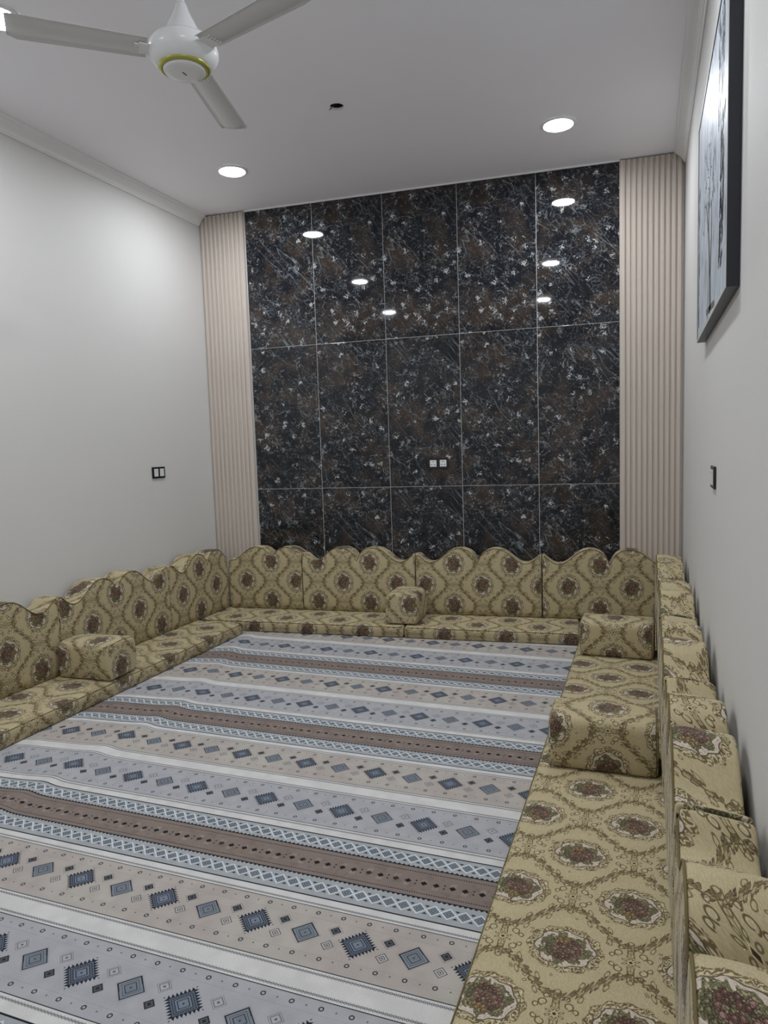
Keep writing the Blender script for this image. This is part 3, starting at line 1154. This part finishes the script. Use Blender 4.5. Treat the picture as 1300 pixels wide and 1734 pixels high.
# ------------------------------------------------------------------ bolsters
def bolster(loc, rotz, L, Wd, H, upos, vpos, label):
    """L runs along local x, body from y=0 (front) to y=Wd"""
    t = thing('bolster', label, 'bolster', loc, (0, 0, rotz), 'armrest bolsters standing on the mattresses')
    r = 0.042

    def sec(x):
        pts = [(0.010, 0.0), (0.003, 0.010)]
        for k in range(1, 5):
            pts.append((-0.004 * math.sin(PI * k / 5), 0.01 + (H - r - .01) * k / 5))
        for k in range(6):
            an = PI / 2 * k / 5
            pts.append((r - r * math.cos(an), H - r + r * math.sin(an)))
        for k in range(1, 5):
            pts.append((r + (Wd - 2 * r) * k / 5, H + 0.005 * math.sin(PI * k / 5)))
        for k in range(6):
            an = PI / 2 * (1 - k / 5)
            pts.append((Wd - r + r * math.cos(an), H - r + r * math.sin(an)))
        for k in (4, 3, 2, 1):
            pts.append((Wd + 0.003, 0.01 + (H - r - .01) * k / 5))
        pts.append((Wd - 0.003, 0.010))
        pts.append((Wd - 0.010, 0.0))
        return pts

    loft('bolster_body', L, sec, 0.022, upos, vpos, 24, t, wob=0.005)
    for x in (0.010, L - 0.010):
        bm = bmesh.new()
        s_ = sec(x)
        my, mz = Wd / 2, H / 2
        pts = [(x, my + (p[0] - my) * 0.955, mz + (p[1] - mz) * 0.955) for p in s_]
        add_tube(bm, pts, 0.0026, 5)
        link('piping', bm, M_PIPING, t, True)
    return t


BZ = SEAT + 0.0015
bolster(Vector((2.782, -0.882, BZ)), math.radians(-2.5), 0.436, 0.25, 0.217, 0.02, -0.160, 'bolster on the right mattress nearest the marble wall')
bolster(Vector((2.799, -2.478, BZ)), math.radians(0.5), 0.426, 0.25, 0.215, -0.235, -0.015, 'large bolster on the right mattress, nearer the camera')
bolster(Vector((-0.178, -2.130, BZ)), math.radians(3), 0.385, 0.25, 0.220, -0.02, -0.125, 'bolster lying on the left mattress against the left backrests')
# the one on the far run points at the camera: its round end is its front
bolster(Vector((1.572, -0.432, BZ)), math.radians(94), 0.315, 0.25, 0.228, 0.10, -0.05, 'bolster set end-on against the far backrests, pointing at the camera')


# ------------------------------------------------------------------ downlights
me_cache = {}


def downlight(x, y, label):
    t = thing('recessed_downlight', label, 'ceiling light', (x, y, ZC), (0, 0, 0), 'round recessed ceiling lights')
    bm = bmesh.new()
    add_lathe(bm, [(0.112, -0.0005), (0.112, -0.004), (0.105, -0.009), (0.093, -0.011), (0.090, -0.008), (0.090, -0.0005)], 48)
    link('trim_ring', bm, M_FANW, t, True)
    bm = bmesh.new()
    add_lathe(bm, [(0.0895, -0.0075), (0.06, -0.0082), (0, -0.0085)], 48)
    bmesh.ops.recalc_face_normals(bm, faces=bm.faces)
    o = link('diffuser', bm, M_EMIT, t, True)
    return t


downlight(0.378, -0.765, 'lit round ceiling light nearest the left fluted panel')
downlight(2.643, -0.518, 'lit round ceiling light nearest the right fluted panel')
downlight(0.392, -2.730, 'lit round ceiling light beyond the left fan blade, at the upper left edge')
downlight(2.643, -2.560, 'lit round ceiling light in the right row, second from the marble, seen only mirrored')
downlight(0.392, -4.760, 'lit round ceiling light in the left row, third from the marble, seen only mirrored')
downlight(2.643, -4.600, 'lit round ceiling light in the right row, third from the marble, seen only mirrored')

# ------------------------------------------------------------------ ceiling fan
FX, FY, FZ = 1.520, -2.915, 2.945
fan = thing('ceiling_fan', 'white three-blade ceiling fan with a gold-green ring on its hub', 'ceiling fan', (FX, FY, FZ))
bm = bmesh.new()
add_lathe(bm, [(0.0, ZC - FZ - .001), (0.055, ZC - FZ - .001), (0.058, ZC - FZ - .02), (0.045, ZC - FZ - .06), (0.02, ZC - FZ - .085), (0.0135, ZC - FZ - .09)], 32)
link('ceiling_canopy', bm, M_FANW, fan, True)
bm = bmesh.new()
add_lathe(bm, [(0.0135, 0.15), (0.0135, ZC - FZ - 0.07)], 20)
link('rod', bm, M_FANW, fan, True)
bm = bmesh.new()
add_lathe(bm, [(0.0135, 0.185), (0.020, 0.180), (0.024, 0.165), (0.030, 0.150), (0.062, 0.085), (0.078, 0.062), (0.080, 0.055), (0.070, 0.052)], 40)
link('cup', bm, M_FANW, fan, True)
bm = bmesh.new()
add_lathe(bm, [(0.06, 0.056), (0.085, 0.054), (0.110, 0.046), (0.124, 0.030), (0.130, 0.010), (0.130, -0.006), (0.124, -0.022), (0.112, -0.038), (0.095, -0.050), (0.090, -0.052)], 56)
link('motor_housing', bm, M_FANW, fan, True)
bm = bmesh.new()
add_lathe(bm, [(0.096, -0.0495), (0.097, -0.053), (0.090, -0.058), (0.083, -0.060), (0.080, -0.056)], 56)
link('trim_band', bm, M_GOLD, fan, True)
bm = bmesh.new()
add_lathe(bm, [(0.080, -0.050), (0.080, -0.060), (0.076, -0.066), (0.05, -0.069), (0, -0.070)], 48)
cap = link('hub_cap', bm, M_FANW, fan, True)
bm = bmesh.new()
add_box(bm, (-0.002, -0.014, -0.0712), (0.002, 0.010, -0.0698))
link('emblem', bm, M_BLACK, cap)


def blade_mesh():
    bm = bmesh.new()
    n = 14
    R0, R1 = 0.135, 0.605
    top, bot = [], []
    for i in range(n + 1):
        t = i / n
        x = R0 + (R1 - R0) * t
        w0, w1 = -0.058 - 0.010 * t, 0.058 + 0.010 * t
        if i == n:
            w0 += 0.018
            w1 -= 0.006
        row_t, row_b = [], []
        for k, f in enumerate((0, .03, .12, .16, .5, .84, .88, .97, 1)):
            y = w0 + (w1 - w0) * f
            prof = (0.0, .0012, .0035, 0.0, -.0025, 0.0, .0035, .0012, 0)[k]
            z = prof + 0.10 * y - 0.012 * t
            row_t.append(bm.verts.new((x, y, z + 0.0015)))
            row_b.append(bm.verts.new((x, y, z)))
        top.append(row_t)
        bot.append(row_b)
    for i in range(n):
        for k in range(8):
            bm.faces.new((top[i][k], top[i + 1][k], top[i + 1][k + 1], top[i][k + 1])).smooth = True
            bm.faces.new((bot[i][k], bot[i][k + 1], bot[i + 1][k + 1], bot[i + 1][k])).smooth = True
        for k in (0, 8):
            bm.faces.new((top[i][k], bot[i][k], bot[i + 1][k], top[i + 1][k]))
    for i in (0, n):
        for k in range(8):
            bm.faces.new((top[i][k], top[i][k + 1], bot[i][k + 1], bot[i][k]))
    bmesh.ops.recalc_face_normals(bm, faces=bm.faces)
    me = bpy.data.meshes.new('blade')
    bm.to_mesh(me)
    bm.free()
    me.materials.append(M_FANB)
    return me


bme = blade_mesh()
bm = bmesh.new()
add_box(bm, (0.115, -0.035, -0.003), (0.165, 0.035, 0.003), bevel=0.001)
for k in range(5):
    add_box(bm, (0.166, -0.030 + k * 0.0135, -0.005), (0.182, -0.025 + k * 0.0135, 0.0))
brme = bpy.data.meshes.new('blade_bracket')
bm.to_mesh(brme)
bm.free()
brme.materials.append(M_FANW)
for k, ang in enumerate((104, 224, 344)):
    o = bpy.data.objects.new('blade', bme)
    C.objects.link(o)
    o.parent = fan
    o.rotation_euler.z = math.radians(ang)
    o.location.z = 0.0
    br = bpy.data.objects.new('bracket', brme)
    C.objects.link(br)
    br.parent = o
    br.location.z = -0.004

# ------------------------------------------------------------------ switches and sockets
def plate(label, loc, rotz, kind, name, cat):
    """face looks to -y local, centred on loc"""
    t = thing(name, label, cat, loc, (0, 0, rotz))
    w, h = (0.150, 0.088) if kind != 'socket' else (0.166, 0.088)
    bm = bmesh.new()
    add_box(bm, (-w / 2, -0.009, -h / 2), (w / 2, 0, h / 2), bevel=0.002)
    link('plate', bm, M_BLACK, t)
    for sx in (-1, 1):
        bm = bmesh.new()
        if kind == 'socket':
            cx = sx * 0.0405
            add_box(bm, (cx - 0.0265, -0.0115, -0.0265), (cx + 0.0265, -0.009, 0.0265), bevel=0.001)
            f = link('socket_face', bm, M_WHITE, t)
            bm = bmesh.new()
            for (px, pz, pw, ph_) in ((0, 0.014, .0025, .0065), (-0.012, -0.010, .005, .003), (0.012, -0.010, .005, .003), (-.015, .014, .0018, .0018), (.015, .014, .0018, .0018)):
                add_box(bm, (cx + px - pw, -0.0120, pz - ph_), (cx + px + pw, -0.0114, pz + ph_))
            link('pin_slots', bm, M_DARK, f)
        else:
            cx = sx * 0.034
            add_box(bm, (cx - 0.0235, -0.0125, -0.0300), (cx + 0.0235, -0.009, 0.0300), bevel=0.0012)
            f = link('rocker', bm, M_WHITE, t)
            bm = bmesh.new()
            add_box(bm, (cx - 0.006, -0.0130, 0.018), (cx + 0.006, -0.0124, 0.0205))
            link('indicator', bm, M_WIRE, f)
    return t


plate('black framed double socket with two white faces on the dark marble', wall_pt(1.607, -0.0006, 1.285), BROT, 'socket', 'wall_socket', 'socket')
plate('black framed double switch with white rockers on the left wall', Vector((XL + 0.0006, -0.785, 1.288)), PI / 2, 'switch', 'light_switch', 'switch')
plate('black framed switch seen edge-on on the right wall below the picture', Vector((XR - 0.0006, -2.235, 1.267)), -PI / 2, 'switch', 'light_switch', 'switch')


# ------------------------------------------------------------------ wall picture
def canvas_material():
    m = mat_base('painted_canvas', (0.6, 0.65, 0.7), 0.35)
    nt = m.node_tree
    L = nt.links.new
    b = nt.nodes['Principled BSDF']
    tc = nt.nodes.new('ShaderNodeTexCoord')
    mp = nt.nodes.new('ShaderNodeMapping')
    mp.inputs['Scale'].default_value = (14, 14, 3.0)
    L(tc.outputs['Object'], mp.inputs['Vector'])
    n = nt.nodes.new('ShaderNodeTexNoise')
    n.inputs['Scale'].default_value = 1.6
    n.inputs['Detail'].default_value = 7
    n.inputs['Roughness'].default_value = 0.65
    n.inputs['Distortion'].default_value = 0.8
    L(mp.outputs[0], n.inputs['Vector'])
    r = nt.nodes.new('ShaderNodeValToRGB')
    r.color_ramp.elements[0].position = 0.32
    r.color_ramp.elements[0].color = (*s2l((96, 108, 122)), 1)
    r.color_ramp.elements[1].position = 0.62
    r.color_ramp.elements[1].color = (*s2l((214, 222, 232)), 1)
    e = r.color_ramp.elements.new(0.45)
    e.color = (*s2l((184, 194, 206)), 1)
    L(n.outputs['Fac'], r.inputs['Fac'])
    L(r.outputs[0], b.inputs['Base Color'])
    return m


M_CANVAS = canvas_material()
M_INK = mat_base('dark_paint_strokes', s2l((40, 46, 58)), 0.5)
M_TRUNK = mat_base('grey_paint_strokes', s2l((104, 104, 98)), 0.5)
PY0, PY1, PZ0, PZ1 = -1.70, -2.98, 1.862, 2.800
pic = thing('framed_picture', 'large pale blue-grey painting with a bare tree, black framed, high on the right wall', 'picture', (XR - 0.0006, (PY0 + PY1) / 2, PZ0), (0, 0, -PI / 2))
PW, PH = abs(PY1 - PY0), PZ1 - PZ0
D = 0.036
bm = bmesh.new()
for lo, hi in (((-PW / 2, -D, 0), (-PW / 2 + 0.012, 0, PH)), ((PW / 2 - 0.012, -D, 0), (PW / 2, 0, PH)),
               ((-PW / 2 + 0.012, -D, 0), (PW / 2 - 0.012, 0, 0.012)), ((-PW / 2 + 0.012, -D, PH - 0.012), (PW / 2 - 0.012, 0, PH))):
    add_box(bm, lo, hi)
fr = link('frame', bm, M_FRAME, pic)
bm = bmesh.new()
for lo, hi in (((-PW / 2, -D - .0015, 0), (-PW / 2 + 0.010, -D, PH)), ((PW / 2 - 0.010, -D - .0015, 0), (PW / 2, -D, PH)),
               ((-PW / 2 + 0.010, -D - .0015, 0), (PW / 2 - 0.010, -D, 0.010)), ((-PW / 2 + 0.010, -D - .0015, PH - 0.010), (PW / 2 - 0.010, -D, PH))):
    add_box(bm, lo, hi)
link('rim', bm, M_RIM, pic)
bm = bmesh.new()
add_box(bm, (-PW / 2 + 0.0121, -D + 0.002, 0.0121), (PW / 2 - 0.0121, -0.004, PH - 0.0121))
cv = link('canvas', bm, M_CANVAS, pic)


def strokes(name, segs, m):
    bm = bmesh.new()
    for (x0, z0, x1, z1, w0, w1) in segs:
        w0, w1 = w0 * 1.8, w1 * 1.8
        d = Vector((x1 - x0, 0, z1 - z0))
        n = Vector((-d.z, 0, d.x)).normalized()
        y = -D + 0.0012
        bm.faces.new([bm.verts.new(p) for p in (Vector((x0, y, z0)) - n * w0, Vector((x1, y, z1)) - n * w1,
                                                Vector((x1, y, z1)) + n * w1, Vector((x0, y, z0)) + n * w0)])
    link(name, bm, m, cv, kind='stuff')


rs = random.Random(5)
segs = []
# foliage dabs down the near side and at the far edge, like the brushwork in the photo
for k in range(150):
    z = 0.10 + 0.45 * rs.random()
    x = 0.36 + 0.13 * rs.random() + 0.1 * (z - 0.1)
    l = 0.02 + 0.04 * rs.random()
    a = rs.uniform(0.7, 1.5)
    segs.append((x, z, x + l * math.cos(a) * .6, z + l * math.sin(a), 0.003, 0.0012))
for k in range(60):
    z = 0.55 + 0.33 * rs.random()
    x = 0.30 + 0.2 * rs.random()
    l = 0.02 + 0.05 * rs.random()
    segs.append((x, z, x + l * .2, z + l, 0.003, 0.001))
for k in range(45):
    z = 0.05 + 0.6 * rs.random()
    x = -0.59 + 0.06 * rs.random()
    l = 0.02 + 0.05 * rs.random()
    segs.append((x, z, x + rs.uniform(-.01, .01), z + l, 0.003, 0.001))
strokes('dark_strokes', segs, M_INK)
tr_ = [(0.05, 0.03, 0.03, 0.16, .022, .015), (0.03, 0.16, -0.05, 0.34, .015, .009), (-0.05, 0.34, -0.16, 0.46, .008, .003), (-0.05, 0.34, -0.02, 0.50, .008, .003),
       (0.03, 0.16, 0.09, 0.30, .010, .005), (0.09, 0.30, 0.07, 0.42, .005, .002), (-0.16, 0.46, -0.26, 0.50, .003, .001), (-0.02, .50, .03, .60, .003, .001),
       (-0.12, .05, .22, .03, .006, .006)]
for k in range(60):
    x, z = rs.uniform(-.3, .2), rs.uniform(.38, .68)
    a = rs.uniform(0, PI)
    tr_.append((x, z, x + .05 * math.cos(a), z + .05 * math.sin(a), .0022, .0008))
strokes('tree_strokes', tr_, M_TRUNK)
